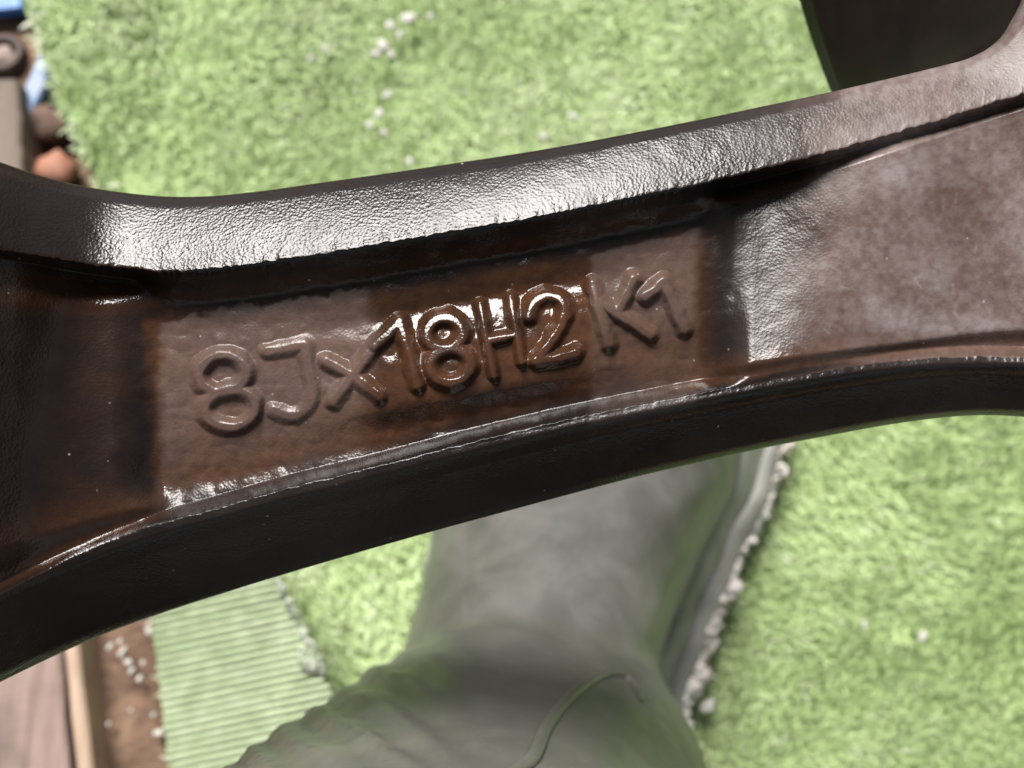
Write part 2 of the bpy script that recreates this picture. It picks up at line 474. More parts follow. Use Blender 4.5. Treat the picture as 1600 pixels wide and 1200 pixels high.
def ring_tube(p, ro, ri, h):
    root = empty('tube_end', p); tag(root, 'round dark metal tube end at the upper left edge', 'tube')
    n = 32; V = []; F = []
    prof = [(ri, 0), (ri, h*0.9), (ri+0.0008, h), (ro-0.001, h), (ro, h*0.85), (ro, 0)]
    for k in range(n):
        a = 2*math.pi*k/n
        for r, z in prof: V.append((math.cos(a)*r, math.sin(a)*r, z))
    m = len(prof)
    for k in range(n):
        for i in range(m-1): F.append((k*m+i, k*m+i+1, ((k+1) % n)*m+i+1, ((k+1) % n)*m+i))
    mesh_obj('tube_wall', V, F, M['rust'], root)
    lump('core', (0, 0, h*0.35), (ri*0.98, ri*0.98, h*0.45), M['core'], 3, root)
ring_tube(at(12, 92, 0.0), 0.0098, 0.0062, 0.006)

# white flakes on turf, dirt and boards
fl = [(640, 28, 9), (610, 40, 8), (624, 52, 7), (600, 72, 9), (588, 84, 8), (612, 86, 6), (672, 26, 6), (604, 148, 6), (592, 178, 7), (576, 196, 5),
      (600, 208, 6), (640, 250, 6), (852, 214, 6), (898, 182, 6), (1107, 1104, 9), (485, 90, 5), (510, 76, 5), (1350, 975, 6), (1441, 994, 6)]
for k, (x, y, r) in enumerate(fl):
    s = r * 0.00027
    o = lump('white_flake', at(x, y, 0.0175), (s*1.25, s*0.85, s*0.5), M['flake'], 40 + k, sub=2, rough=0.5)
    tag(o, 'small white flake lying on the green turf', 'flake', 'white flakes on the turf')
fl = [(172, 1010, 7), (192, 1018, 8), (200, 1036, 8), (206, 1050, 6), (188, 1002, 5), (218, 1062, 6), (224, 1036, 4), (246, 1145, 8), (240, 1118, 4), (205, 1110, 4), (232, 986, 8), (170, 1130, 4)]
for k, (x, y, r) in enumerate(fl):
    s = r * 0.00022
    o = lump('plaster_crumb', at(x, y, 0.004), (s*1.1, s*0.8, s*0.7), M['flake'], 140 + k, sub=2, rough=0.5)
    tag(o, 'pale crumb lying on the brown dirt beside the batten', 'crumb', 'pale crumbs on the dirt')

# ------------------------------------------------------------------ the rubber boot
def boot():
    root = empty('rubber_boot', at(920, 950, 0.012))
    tag(root, 'dark olive rubber boot with pale mud along its sole standing on the turf', 'boot')
    # outline of the foot, in picture rows, at sole height
    zt = 0.016
    rows = [(300, 900, 960), (330, 800, 1080), (380, 745, 1150), (470, 705, 1195), (580, 690, 1215), (700, 686, 1212), (780, 682, 1190), (860, 672, 1152),
            (940, 654, 1118), (1020, 640, 1088), (1100, 640, 1062), (1180, 650, 1052), (1260, 668, 1050), (1340, 690, 1044), (1420, 730, 1016), (1460, 780, 980)]
    rows = np.array(rows, float)
    ys = np.linspace(300, 1460, 75)
    fl_, fr_ = curve(rows[:, [0, 1]]), curve(rows[:, [0, 2]])
    hgt = curve([(300, 0.045), (380, 0.062), (600, 0.082), (750, 0.098), (880, 0.118), (980, 0.138), (1080, 0.156), (1300, 0.16), (1460, 0.12)])
    # ---- upper: foot loft + shaft loft, then made one skin
    V = []; F = []
    m = 40
    cen = []
    for y in ys:
        L = at(float(fl_(y)), y, zt); R = at(float(fr_(y)), y, zt); y_ = (L.y + R.y) / 2
        h = float(hgt(y))
        wl, wr = L.x + 0.004, R.x - 0.016
        if wr - wl < 0.01: mid = (wl + wr)/2; wl, wr = mid - 0.005, mid + 0.005
        c = (wl + wr) / 2; w = (wr - wl) / 2; cen.append((c, y_, h))
        for k in range(m):
            a = 2 * math.pi * k / m
            ca, sa = math.cos(a), math.sin(a)
            ex = 0.62 if sa > 0 else 0.35
            xx = c + w * math.copysign(abs(ca) ** (0.85 if sa > 0 else 0.5), ca)
            # ridge of the instep sits a little left of the middle
            zz = zt + 0.012 + (h - zt - 0.012) * abs(sa) ** 0.9 if sa > 0 else zt + 0.012 - 0.008 * abs(sa) ** ex
            V.append((xx + 0.010 * (0 if sa < 0 else -sa * 0.6), y_, zz))
    n = len(ys)
    for j in range(n - 1):
        for k in range(m): F.append((j*m+k, j*m+(k+1) % m, (j+1)*m+(k+1) % m, (j+1)*m+k))
    F.append(tuple(range(m))); F.append(tuple((n-1)*m + k for k in reversed(range(m))))
    b = len(V)
    path = [(at(850, 1165, 0.045), 0.046), (at(832, 1215, 0.085), 0.050), (at(805, 1305, 0.125), 0.0535), (at(750, 1435, 0.165), 0.056), (at(655, 1650, 0.205), 0.058), (at(520, 2000, 0.245), 0.060)]
    prev = None
    for i, (p, r) in enumerate(path):
        d = (path[min(i+1, len(path)-1)][0] - path[max(i-1, 0)][0]).normalized()
        s1 = d.cross(Vector((0, 1, 0))).normalized(); s2 = d.cross(s1).normalized()
        for k in range(m):
            a = 2*math.pi*k/m; V.append(tuple(p + (s1*math.cos(a) + s2*math.sin(a)) * r))
    for j in range(len(path) - 1):
        for k in range(m): F.append((b+j*m+k, b+j*m+(k+1) % m, b+(j+1)*m+(k+1) % m, b+(j+1)*m+k))
    F.append(tuple(b + k for k in range(m))); F.append(tuple(b + (len(path)-1)*m + k for k in reversed(range(m))))
    up = mesh_obj('upper', V, F, M['rubber'])
    bm = bmesh.new(); bm.from_mesh(up.data); bmesh.ops.recalc_face_normals(bm, faces=bm.faces); bm.to_mesh(up.data); bm.free()
    md = up.modifiers.new('r', 'REMESH'); md.mode = 'VOXEL'; md.voxel_size = 0.0018
    ms = up.modifiers.new('s', 'SMOOTH'); ms.iterations = 45; ms.factor = 0.5
    dg = bpy.context.evaluated_depsgraph_get(); me2 = bpy.data.meshes.new_from_object(up.evaluated_get(dg))
    up.modifiers.clear(); old = up.data; up.data = me2; bpy.data.meshes.remove(old); me2.name = 'upper'
    me2.materials.clear(); me2.materials.append(M['rubber'])
    co = np.empty(len(me2.vertices)*3); me2.vertices.foreach_get('co', co); co = co.reshape(-1, 3)
    no = np.empty(len(me2.vertices)*3); me2.vertices.foreach_get('normal', no); no = no.reshape(-1, 3)
    px, py = to_px(co)
    # folds where the ankle bends, soft dents elsewhere
    fold = sst(960, 1060, py) * (1 - sst(620, 780, px)) * sst(0.05, 0.08, co[:, 2])
    warp = 34 * (fbm(px / 90, py / 90, 4, 3) - 0.5)
    dd = -px * 0.51 + py * 0.86 + warp
    amp = 0.00055 * fold * np.sin(dd / 8.5 + 0.8 * np.sin(px / 130)) * (0.55 + 0.9 * fbm(px / 120, py / 60, 8, 2))
    amp += 0.0045 * (fbm(co[:, 0]*38, co[:, 1]*38 + co[:, 2]*20, 21, 3) - 0.5) * sst(0.03, 0.05, co[:, 2])
    co2 = co + no * amp[:, None]
    me2.vertices.foreach_set('co', co2.ravel()); me2.polygons.foreach_set('use_smooth', [True]*len(me2.polygons)); me2.update()
    local_to(up, root)
    # ---- sole: flared band with two grooves, from the upper's foot down to the turf
    m2 = None; V = []; F = []
    out = []
    for y in ys[2:-2]: out.append((at(float(fr_(y)), y, zt), 1))
    for y in ys[2:-2][::-1]: out.append((at(float(fl_(y)), y, zt), 0))
    C = [p for p, _ in out]; nC = len(C)
    prof_r = [(0.0, 0.004), (0.0, 0.020), (-0.0015, 0.0225), (-0.0060, 0.0260), (-0.0072, 0.0235), (-0.0086, 0.0275), (-0.0165, 0.0385), (-0.0178, 0.0355), (-0.0192, 0.0400), (-0.024, 0.042)]
    prof_l = [(0.0, 0.004), (0.0, 0.018), (-0.001, 0.020), (-0.002, 0.022), (-0.0028, 0.021), (-0.0036, 0.023), (-0.005, 0.026), (-0.0058, 0.025), (-0.0066, 0.027), (-0.011, 0.028)]
    for i, (p, side) in enumerate(out):
        d = (C[(i+1) % nC] - C[i-1]).normalized(); nrm = Vector((-d.y, d.x, 0))   # outward for this winding
        if side == 1 and nrm.x < -0.2: nrm = -nrm
        if side == 0 and nrm.x > 0.2: nrm = -nrm
        wgt = 1.0 if side == 1 else 0.0
        if i < 10: wgt *= i/10
        if side == 1 and i > nC/2 - 6: wgt *= max(0, (nC/2 - i)/6)
        wob = 0.0006 * math.sin(i*0.9)
        for (o1, z1), (o2, z2) in zip(prof_r, prof_l):
            oo = o1*wgt + o2*(1-wgt); zz = z1*wgt + z2*(1-wgt)
            V.append(p + nrm * (oo + wob) + Vector((0, 0, zz - zt + 0.008)))
    k = len(prof_r)
    for i in range(nC):
        for j in range(k-1): F.append((i*k+j, ((i+1) % nC)*k+j, ((i+1) % nC)*k+j+1, i*k+j+1))
    F.append(tuple(i*k for i in range(nC)))
    so = mesh_obj('sole', V, F, M['sole'])
    sub = so.modifiers.new('sub', 'SUBSURF'); sub.levels = 1; sub.render_levels = 1
    bm = bmesh.new(); bm.from_mesh(so.data); bmesh.ops.recalc_face_normals(bm, faces=bm.faces); bm.to_mesh(so.data); bm.free()
    local_to(so, root)
    # ---- raised seam over the ankle, laid on the skin
    bvh = BVHTree.FromPolygons([tuple(v) for v in co2], [tuple(p.vertices) for p in me2.polygons])
    def seam(pts, rad, name='ankle_seam'):
        P = []
        pts = np.array(pts, float); tt = np.linspace(0, len(pts)-1, 46)
        fx = curve(np.stack([np.arange(len(pts)), pts[:, 0]], 1)); fy = curve(np.stack([np.arange(len(pts)), pts[:, 1]], 1))
        for t in tt:
            h = bvh.ray_cast(CAM, ray(float(fx(t)), float(fy(t))).normalized())
            if h[0] is not None: P.append((h[0], h[1]))
        vv = []; ff = []; c = 8
        for i, (p, nn) in enumerate(P):
            d = (P[min(i+1, len(P)-1)][0] - P[max(i-1, 0)][0]).normalized(); s_ = d.cross(nn).normalized(); u_ = s_.cross(d)
            taper = min(1, 0.35 + min(i, len(P)-1-i) / 5)
            for k_ in range(c):
                a = 2*math.pi*k_/c; vv.append(p + (s_*math.cos(a)*1.3 + u_*math.sin(a)) * rad * taper)
        for i in range(len(P)-1):
            for k_ in range(c): ff.append((i*c+k_, i*c+(k_+1) % c, (i+1)*c+(k_+1) % c, (i+1)*c+k_))
        o = mesh_obj(name, vv, ff, M['rubber']); local_to(o, root)
    seam([(790, 1215), (832, 1185), (852, 1140), (885, 1095), (925, 1063), (962, 1052), (990, 1068), (1003, 1096)], 0.0010)
    # ---- dried pale mud caked on the rim of the sole
    vv = []; ff = []
    k0 = 0
    for y in np.arange(640, 1330, 5.0):
        big = 0.4 + 1.1 * float(fbm(np.array(y/46.), np.array(0.3), 66, 3))**1.6 * 1.6
        for q_ in range(11):
            yy = y + rng.normal(0, 4)
            p = at(float(fr_(yy)) + rng.normal(0, 6.5) - 3, yy, zt) + Vector((0, 0, rng.uniform(0.0, 0.012)))
            R0 = 0.0010 * big * min(3.5, rng.lognormal(0, 0.7)); bb = len(vv)
            bmx = bmesh.new(); bmesh.ops.create_icosphere(bmx, subdivisions=1, radius=1)
            for v in bmx.verts: vv.append(p + Vector(v.co) * R0 * rng.uniform(0.65, 1.3))
            bmx.verts.index_update()
            for f in bmx.faces: ff.append(tuple(bb + v.index for v in f.verts))
            bmx.free()
    ym = np.arange(640, 1330, 3.0); b0 = len(vv)
    for i_, y in enumerate(ym):
        w_ = 0.0016 + 0.0105 * max(0, float(fbm(np.array(y/21.), np.array(2.3), 67, 3)) - 0.30)
        p0 = at(float(fr_(y)), y, zt)
        for o_, z_ in ((-0.003, 0.013), (0.0, 0.0135 + rng.uniform(-.001, .002)), (w_*0.6, 0.009 + rng.uniform(-.002, .003)), (w_, 0.004 + rng.uniform(-.001, .002)), (w_, -0.004)):
            vv.append(p0 + Vector((o_ + rng.normal(0, 0.0004), rng.normal(0, 0.0004), z_ - 0.004)))
        if i_:
            for k_ in range(4): ff.append((b0+(i_-1)*5+k_, b0+(i_-1)*5+k_+1, b0+i_*5+k_+1, b0+i_*5+k_))
    mu = mesh_obj('dried_mud', vv, ff, M['mud']); local_to(mu, root); tag(mu, 'pale dried mud caked along the edge of the sole', kind='stuff')
boot()

# ------------------------------------------------------------------ the alloy wheel: one spoke seen from behind
T = curve([(-340, 40), (-240, 130), (-150, 190), (-60, 235), (0, 256), (50, 273), (100, 286), (150, 296), (200, 303), (260, 308), (310, 308), (400, 300), (500, 286), (600, 272),
           (700, 257), (800, 242), (900, 225), (1000, 206), (1100, 186), (1200, 165), (1300, 144), (1400, 121), (1470, 104), (1525, 88), (1560, 68), (1582, 47), (1600, 22),
           (1612, -10), (1622, -60), (1640, -190), (1700, -420)])
R = curve([(-340, 300), (-200, 345), (-100, 370), (0, 388), (62, 398), (125, 409), (187, 417), (250, 422), (312, 420), (375, 412), (437, 404), (500, 395), (600, 378), (700, 361),
           (787, 346), (975, 310), (1000, 305), (1150, 273), (1300, 234), (1450, 191), (1600, 144), (1700, 112)])
L_ = curve([(-340, 1105), (-200, 1030), (-100, 977), (0, 930), (112, 874), (225, 828), (337, 797), (450, 765), (562, 738), (750, 690), (900, 655), (1050, 625), (1200, 597), (1300, 579),
            (1412, 564), (1487, 559), (1600, 560), (1700, 568)])
B = curve([(-340, 1270), (-200, 1175), (-100, 1115), (0, 1063), (75, 1027), (150, 994), (225, 966), (300, 941), (375, 917), (487, 883), (600, 850), (700, 822), (800, 795), (900, 768),
           (1000, 742), (1100, 719), (1200, 697), (1300, 678), (1400, 660), (1450, 653), (1500, 648), (1550, 646), (1600, 648), (1700, 662)])
GU = curve([(-340, 95), (0, 76), (200, 52), (400, 45), (1000, 38), (1300, 30), (1600, 24), (1700, 24)])       # groove widths beside the two flanges
GL = curve([(-340, 90), (0, 68), (225, 36), (400, 34), (1225, 31), (1412, 28), (1600, 44), (1700, 48)])
S = 0.138 / 1600 * (D / 0.130)     # metres in the spoke's plane for one picture pixel
MM = 0.001

STROKES = {
 0: ('8', [('e', 347, 584, 37, 29, 0), ('e', 359, 638, 40, 30, 0)]),
 1: ('J', [('p', (416, 549), (445, 544), (475, 539)), ('p', (475, 539), (482, 580), (487, 612), (480, 637), (455, 650), (426, 641))]),
 2: ('x', [('p', (510, 564), (550, 586), (592, 619)), ('p', (579, 548), (550, 586), (520, 627))]),
 3: ('1', [('p', (584, 541), (606, 520), (624, 502)), ('p', (624, 502), (638, 550), (652, 601))]),
 4: ('8', [('e', 694, 520, 28, 25, 0), ('e', 703, 571, 32, 27, 0)]),
 5: ('H', [('p', (750, 474), (760, 531), (772, 587)), ('p', (798, 464), (806, 515), (815, 566)), ('p', (760, 533), (806, 523))]),
 6: ('2', [('p', (826, 494), (834, 472), (854, 461), (876, 467), (883, 488), (871, 518), (842, 561)), ('p', (838, 564), (868, 560), (900, 551))]),
 7: ('K', [('p', (926, 442), (938, 490), (952, 537)), ('p', (936, 470), (975, 496), (1018, 524)), ('p', (990, 436), (980, 458), (968, 484))]),
 8: ('1', [('p', (1008, 462), (1024, 452), (1037, 440)), ('p', (1037, 440), (1054, 478), (1070, 515))]),
}

def seg_dist(px, py, a, b):
    ax, ay = a; bx_, by = b; dx, dy = bx_ - ax, by - ay
    t = np.clip(((px - ax)*dx + (py - ay)*dy) / (dx*dx + dy*dy), 0, 1)
    return np.hypot(px - ax - t*dx, py - ay - t*dy)

def stroke_pts(st):
    if st[0] == 'e':
        _, cx, cy, rx, ry, r = st; th = np.linspace(0, 2*np.pi, 29); ro = -0.10
        return [(cx + rx*math.cos(a)*math.cos(ro) - ry*math.sin(a)*math.sin(ro), cy + rx*math.cos(a)*math.sin(ro) + ry*math.sin(a)*math.cos(ro)) for a in th]
    p = np.array(st[1:], float)
    if len(p) <= 3: return [tuple(v) for v in p]
    t = np.arange(len(p)); fx = curve(np.stack([t, p[:, 0]], 1)); fy = curve(np.stack([t, p[:, 1]], 1)); tt = np.linspace(0, len(p)-1, 26)
    return list(zip(fx(tt), fy(tt)))

def char_dist(px, py, strokes):
    d = np.full(px.shape, 1e9)
    for st in strokes:
        P = stroke_pts(st)
        for a, b in zip(P[:-1], P[1:]): d = np.minimum(d, seg_dist(px, py, a, b))
    return d

POCKET = [(204, 446), (1152, 290), (1140, 626), (206, 822)]
def pocket_sd(px, py, rad=74):
    """signed distance in pixels to the rounded recess outline, negative inside"""
    P = np.array(POCKET, float); c = P.mean(0)
    n = len(P); lines = []
    for i in range(n):
        a, b = P[i], P[(i+1) % n]; d = (b - a) / np.linalg.norm(b - a); nn = np.array([d[1], -d[0]])
        if np.dot(nn, c - a) > 0: nn = -nn
        lines.append((nn, np.dot(nn, a) - rad))
    # inset polygon corners
    Q = []
    for i in range(n):
        n1, c1 = lines[i-1]; n2, c2 = lines[i]
        Q.append(np.linalg.solve(np.array([n1, n2]), np.array([c1, c2])))
    dist = np.full(px.shape, 1e9); inside = np.ones(px.shape, bool)
    for i in range(n):
        dist = np.minimum(dist, seg_dist(px, py, Q[i], Q[(i+1) % n]))
        nn, cc = lines[i]; inside &= (nn[0]*px + nn[1]*py - cc) <= 0
    return np.where(inside, -dist, dist) - rad

def wheel():
    root = empty('alloy_wheel', CAM - CZ * D, (THETA, 0, 0))
    tag(root, 'wet black alloy wheel spoke seen from behind with raised size marking', 'wheel')
    xs = np.concatenate([np.arange(-340, -40, 8.0), np.arange(-40, 1530, 2.4), np.arange(1530, 1645, 1.4), np.arange(1645, 1701, 6)])
    nx = len(xs)
    jagR = 4.0 * (fbm(xs / 13, xs * 0, 51, 3) - 0.5) + 2.5 * (vnoise(xs / 4.5, xs * 0, 52) - 0.5)
    jagL = 3.0 * (fbm(xs / 15, xs * 0 + 9, 53, 3) - 0.5) + 1.6 * (vnoise(xs / 5, xs * 0 + 9, 54) - 0.5)
    t_, r_, l_, b_ = T(xs), R(xs), L_(xs), B(xs)
    n1, n2, n3 = 30, 230, 30
    # rows: wall/upper flange/web/lower flange/wall/back
    rows_y = []; zone = []
    for k in range(n1):                                   # T -> R
        f = 1 - (1 - k / n1) ** 1.0; rows_y.append(t_ + (r_ - t_) * f); zone.append(1)
    for k in range(n2):
        f = k / n2; f = f + 0.06 * math.sin(2*math.pi*f) * -1 * 0.5; rows_y.append(r_ + (l_ - r_) * f); zone.append(2)
    for k in range(n3 + 1):
        rows_y.append(l_ + (b_ - l_) * (k / n3)); zone.append(3)
    Y = np.array(rows_y); X = np.broadcast_to(xs, Y.shape).copy()
    zone = np.array(zone)
    # ragged casting edge, only close to the two crests
    Y = Y + jagR[None, :] * np.exp(-((Y - r_[None, :]) / 9.0) ** 2) + jagL[None, :] * np.exp(-((Y - l_[None, :]) / 9.0) ** 2)
    # heights in mm
    Rr, Ll, Tt, Bb = (np.broadcast_to(v, Y.shape) for v in (r_, l_, t_, b_))
    Yb = np.array(rows_y); a = Yb - Rr; b = Ll - Yb
    mid = (Rr + Ll) / 2; half = (Ll - Rr) / 2
    fill = 0.0175 * 0  # noqa
    endL = np.clip((215 - X) * S * 1000, 0, None); endR = np.clip((X - 1480) * S * 1000, 0, None)
    rise = np.where(endL > 16, 0.026*16**2 + (endL - 16)*0.832, 0.026 * endL ** 2)
    rise = rise + 0.010 * endR ** 2
    web = 0.35 * (1 - ((Y - mid) / half) ** 2) + 0.10 * fbm(X / 90, Y / 90, 61, 3)
    # right web leans a little to the light
    lean = sst(1090, 1150, X) * (1 - sst(1190, 1420, X))
    web = web + lean * ((Y - mid) * S * 1000 * 0.26 + 0.0045 * ((Y - mid) * S * 1000) ** 2 - 2.3) + 1.4 * sst(1130, 1290, X) * (1 - sst(1290, 1600, X))
    leanL = sst(20, 130, X) * (1 - sst(210, 290, X))
    web = web + leanL * ((Y - mid) * S * 1000 * 0.10 - 0.6)
    gu, gl = GU(X), GL(X)
    groove = 0.95 * (1 - sst(gu * 0.45, gu * 1.15, a)) + 0.95 * (1 - sst(gl * 0.45, gl * 1.15, b))
    sdp = pocket_sd(X + 4*(fbm(X/40, Y/40, 71)-0.5), Y + 4*(fbm(X/40, Y/40, 72)-0.5))
    pm = 1 - sst(-50, 34, sdp)
    # recess floor: slightly crowned, so its upper half leans to the light
    cy_ = 560 - (X - 640) * 0.178
    ins = sst(440, 660, X) * (1 - sst(840, 1020, X))
    fl = 3.5 - (0.35 + 1.0 * ins) * np.exp(-(np.abs(Y - cy_ + 6) / 78) ** 3.2) - ins * 0.24 * np.clip(Y - cy_, -75, 75) * S * 1000 * (1 - sst(62, 112, np.abs(Y - cy_)))
    z = web - groove
    z = z * (1 - pm) + (-fl) * pm
    crest = 1.55
    wU = 17 + 45 * pm; wL = 19 + 6 * pm
    ku = 1 - sst(0, 1, np.clip(a, 0, None) / wU); kl = 1 - sst(0, 1, np.clip(b, 0, None) / wL)
    z2 = z * (1 - ku) + crest * ku; z2 = z2 * (1 - kl) + (crest - 0.25) * kl
    z = z2
    chars = [char_dist(X, Y, st) for _, st in STROKES.values()]
    dmin = np.min(chars, 0)
    rid = np.zeros_like(z)
    for ci, dch in enumerate(chars):
        hgt = [1.2, 0.72, 1.05, 1.4, 1.45, 1.4, 1.45, 1.3, 1.25][ci]
        rid = np.maximum(rid, hgt * (1 - sst(3.0, 20.0, dch * (1.4 if ci == 5 else 1.0) + 4.0*(fbm(X/16, Y/16, 81+ci, 2)-0.5)) * (0.78 + 0.44 * fbm(X/38, Y/38, 181+ci, 2))))
    z = z + rid * pm
    # flanges
    fU = np.clip((Rr - Yb) / (Rr - Tt), 0, 1); fD = np.clip((Yb - Ll) / (Bb - Ll), 0, 1)
    widU = (Rr - Tt) * S * 1000; widL = (Bb - Ll) * S * 1000
    dropU = np.tan(np.radians(np.interp(X, [150, 330, 620, 780, 1050, 1300], [27, 28, 33, 31, 25, 24]))) * np.minimum(widU, 14)
    zU = crest - dropU * (0.76 * fU + 0.24 * fU ** 2.5) - 0.7 * sst(0.86, 1.0, fU)
    zL = crest - 0.25 + (0.10 + 0.24 * sst(450, 950, X)) * np.clip(1 - ((fD - 0.15) / 0.15) ** 2, 0, 1) - np.tan(np.radians(40)) * np.minimum(widL, 13) * (0.8 * np.clip(fD - 0.10, 0, 1) + 0.25 * fD ** 2) - 0.5 * sst(0.93, 1.0, fD)
    zz = zone[:, None]
    z = np.where(zz == 1, zU, z); z = np.where(zz == 3, zL, z)
    z = z + rise
    z = z + 0.05 * (fbm(X / 22, Y / 22, 90, 3) - 0.5)
    # outer walls with draft, and the face side
    def lay(px, py, zmm):
        k = (1 - zmm * MM / D)
        return np.stack([(px - 800) * S * k, (600 - py) * S * k, zmm * MM], -1)
    top = lay(X, Y, z)
    ny = Y.shape[0]
    ring = [top[j] for j in range(ny)]
    nT = np.stack([-np.gradient(t_, xs), np.ones(nx)], -1); nT /= np.linalg.norm(nT, axis=1)[:, None]
    nB = np.stack([np.gradient(b_, xs), -np.ones(nx)], -1); nB /= np.linalg.norm(nB, axis=1)[:, None]
    def wall(row, nrm, prof):
        res = []
        for inw, dz in prof:
            p = row.copy(); p[:, 0] += nrm[:, 0] * inw * MM; p[:, 1] += -nrm[:, 1] * inw * MM; p[:, 2] += dz * MM; res.append(p)
        return res
    prof = [(-0.25, -0.6), (-0.3, -1.4), (0.2, -5), (1.0, -12), (1.8, -20)]
    wT = wall(top[0], np.stack([nT[:, 0], nT[:, 1]], -1), prof); wB = wall(top[-1], np.stack([nB[:, 0], nB[:, 1]], -1), prof)
    allrows = wT[::-1] + ring + wB
    G = np.array(allrows); NR = len(allrows); off = len(wT)
    idx = np.arange(NR * nx).reshape(NR, nx)
    Fq = np.stack([idx[:-1, :-1], idx[1:, :-1], idx[1:, 1:], idx[:-1, 1:]], -1)      # (NR-1, nx-1, 4)
    fpx = (X[:-1, :-1] + X[1:, 1:]) / 2; fpy = (Y[:-1, :-1] + Y[1:, 1:]) / 2
    part = np.zeros(Fq.shape[:2], int)                    # 0 web and walls
    sl_ = slice(off, off + ny - 1)
    zf = zone[:-1][:, None] * np.ones_like(fpx)
    p_ = np.zeros_like(fpx, int)
    p_[zf == 1] = 1; p_[zf == 3] = 2
    sdf = pocket_sd(fpx, fpy); p_[(zf == 2) & (sdf < -2)] = 3
    cd_ = np.array([char_dist(fpx, fpy, st) for _, st in STROKES.values()])
    ci = cd_.argmin(0); cm = cd_.min(0) < 13.5
    p_ = np.where(cm & (zf == 2), 10 + ci, p_)
    part[sl_] = p_
    V = G.reshape(-1, 3)
    # stains, with the upper recess wall's shade put into the grime, stored per point
    def pad(A): return np.concatenate([np.repeat(A[:1], off, 0), A, np.repeat(A[-1:], off, 0)]).ravel().astype(np.float32)
    nz = fbm(X / 46, Y / 46, 101, 4); nz2 = fbm(X / 16, Y / 16, 103, 4); nz3 = fbm(X / 150, Y / 110, 107, 3)
    web_m = (zz == 2) * (1 - pm)
    # dull dry film: right-hand web and flange, left and upper right of the recess floor
    film = (0.10 * sst(1120, 1170, X) + 0.90 * sst(1200, 1350, X + 120 * (nz - 0.5))) * (0.72 + 0.5 * (nz3 - 0.4))
    film = film * (0.86 + 0.35 * (fbm(X / 70, Y / 50, 131, 4) - 0.4) + 0.5 * (fbm(X / 9, Y / 9, 133, 3) - 0.5))
    for cx, cy, rx, ry, s_ in [(1408, 278, 42, 26, .55), (1455, 410, 66, 44, .42), (1366, 470, 22, 34, .45), (1400, 492, 26, 22, .4), (1470, 505, 110, 16, .42), (1600, 300, 90, 60, .25), (1290, 330, 60, 30, -.2), (1345, 172, 44, 26, -.45), (1500, 130, 40, 16, -.3)]:
        film = film + s_ * np.exp(-(((X - cx)/rx)**2 + ((Y - cy)/ry)**2)**1.5) * (0.25 + 0.9 * nz2) * 0.62
    # scuffs and scratches
    rs = np.random.default_rng(5)
    marks = [((1250, 262), (1266, 312)), ((1276, 262), (1290, 300)), ((1262, 286), (1292, 270)), ((1460, 330), (1466, 352)), ((1420, 338), (1428, 356))]
    for k in range(30):
        x0, y0 = rs.uniform(1180, 1330), rs.uniform(360, 540); an = rs.normal(0.5, 0.35); ln = rs.uniform(5, 18)
        marks.append(((x0, y0), (x0 + ln*math.cos(an), y0 + ln*math.sin(an))))
    for k in range(14):
        x0, y0 = rs.uniform(1330, 1600), rs.uniform(230, 520); an = rs.uniform(0, 3.1); ln = rs.uniform(6, 18)
        marks.append(((x0, y0), (x0 + ln*math.cos(an), y0 + ln*math.sin(an))))
    sub_ = (X > 1150) & (X < 1660) & (zz == 2)
    sx_, sy_ = X[sub_], Y[sub_]; acc = np.zeros(sx_.shape)
    for m0, m1 in marks: acc = np.maximum(acc, (1 - sst(0.8, 3.0, seg_dist(sx_, sy_, m0, m1))) * rs.uniform(0.03, 0.16))
    film[sub_] = film[sub_] + acc
    film = np.where(zz == 3, film * 0.12 * sst(1250, 1500, X) , film)
    film = np.where((zz == 2) & (b < GL(X)) , film * 0.6, film)
    topedge = 492 - (X - 300) * 0.165 + 34 * (nz - 0.5) + 12 * (nz2 - 0.5)
    fA = (1 - sst(556, 590, X + 40 * (nz - 0.5))) * sst(238, 262, X + 16 * (nz2 - 0.5)) * sst(-3, 3, Y - topedge) * (1 - sst(640, 760, Y + (X-300)*0.16 + 30*(nz-0.5)) * 0.75)
    tB = 400 - (X - 925) * 0.26 + 14 * (nz - 0.5)
    fB = sst(915, 930, X + 10 * (nz2 - 0.5)) * (1 - sst(1078, 1102, X + 16 * (nz - 0.5))) * sst(-3, 3, Y - tB) * (1 - sst(470, 540, Y + 40 * (nz - 0.5)) * 0.55)
    film = np.maximum(film * (1 - pm), pm * np.clip(0.50 * fA + 0.44 * fB, 0, 1)) * (zz > 0)
    film = np.where(zz == 1, film, film)
    grime = (0.03 + 0.20 * (nz - 0.4)) * np.ones_like(X)
    grime = grime + pm * (0.75 + 0.8 * (nz - 0.5)) * sst(0.6, 0.98, pm + 0.25 * (nz - 0.5)) * (1 - 0.8 * sst(1075, 1120, X + 30 * (nz - 0.5))) * sst(62, 92, a + 16 * (nz - 0.5))  # grime stops short of the upper flange, painting that wall's shade as black
    grime = grime + (zz == 2) * (1 - sst(GL(X), GL(X)*2.2, b)) * 0.45 * sst(4, 14, b) + (zz == 2) * (1 - sst(GU(X), GU(X)*1.6, a)) * 0.5 * sst(20, 40, a)
    grime = grime + web_m * sst(1150, 1350, X) * 0.5
    grime = grime + web_m * (1 - sst(180, 330, X)) * np.clip(0.12 * sst(0.30, 0.80, fbm(X / 70, Y / 40, 141, 4)) + 0.10, 0, 1)
    grime = grime * np.where(zz == 2, 1 - (1 - sst(18, 70, b + 26 * (nz - 0.5))) * 0.9 * sst(160, 320, X) * (1 - sst(980, 1140, X)), 1.0)
    grime = np.where(zz == 1, 0.06 + 0.55 * sst(1180, 1330, X) * nz, grime); grime = np.where(zz == 3, 0.03, grime)
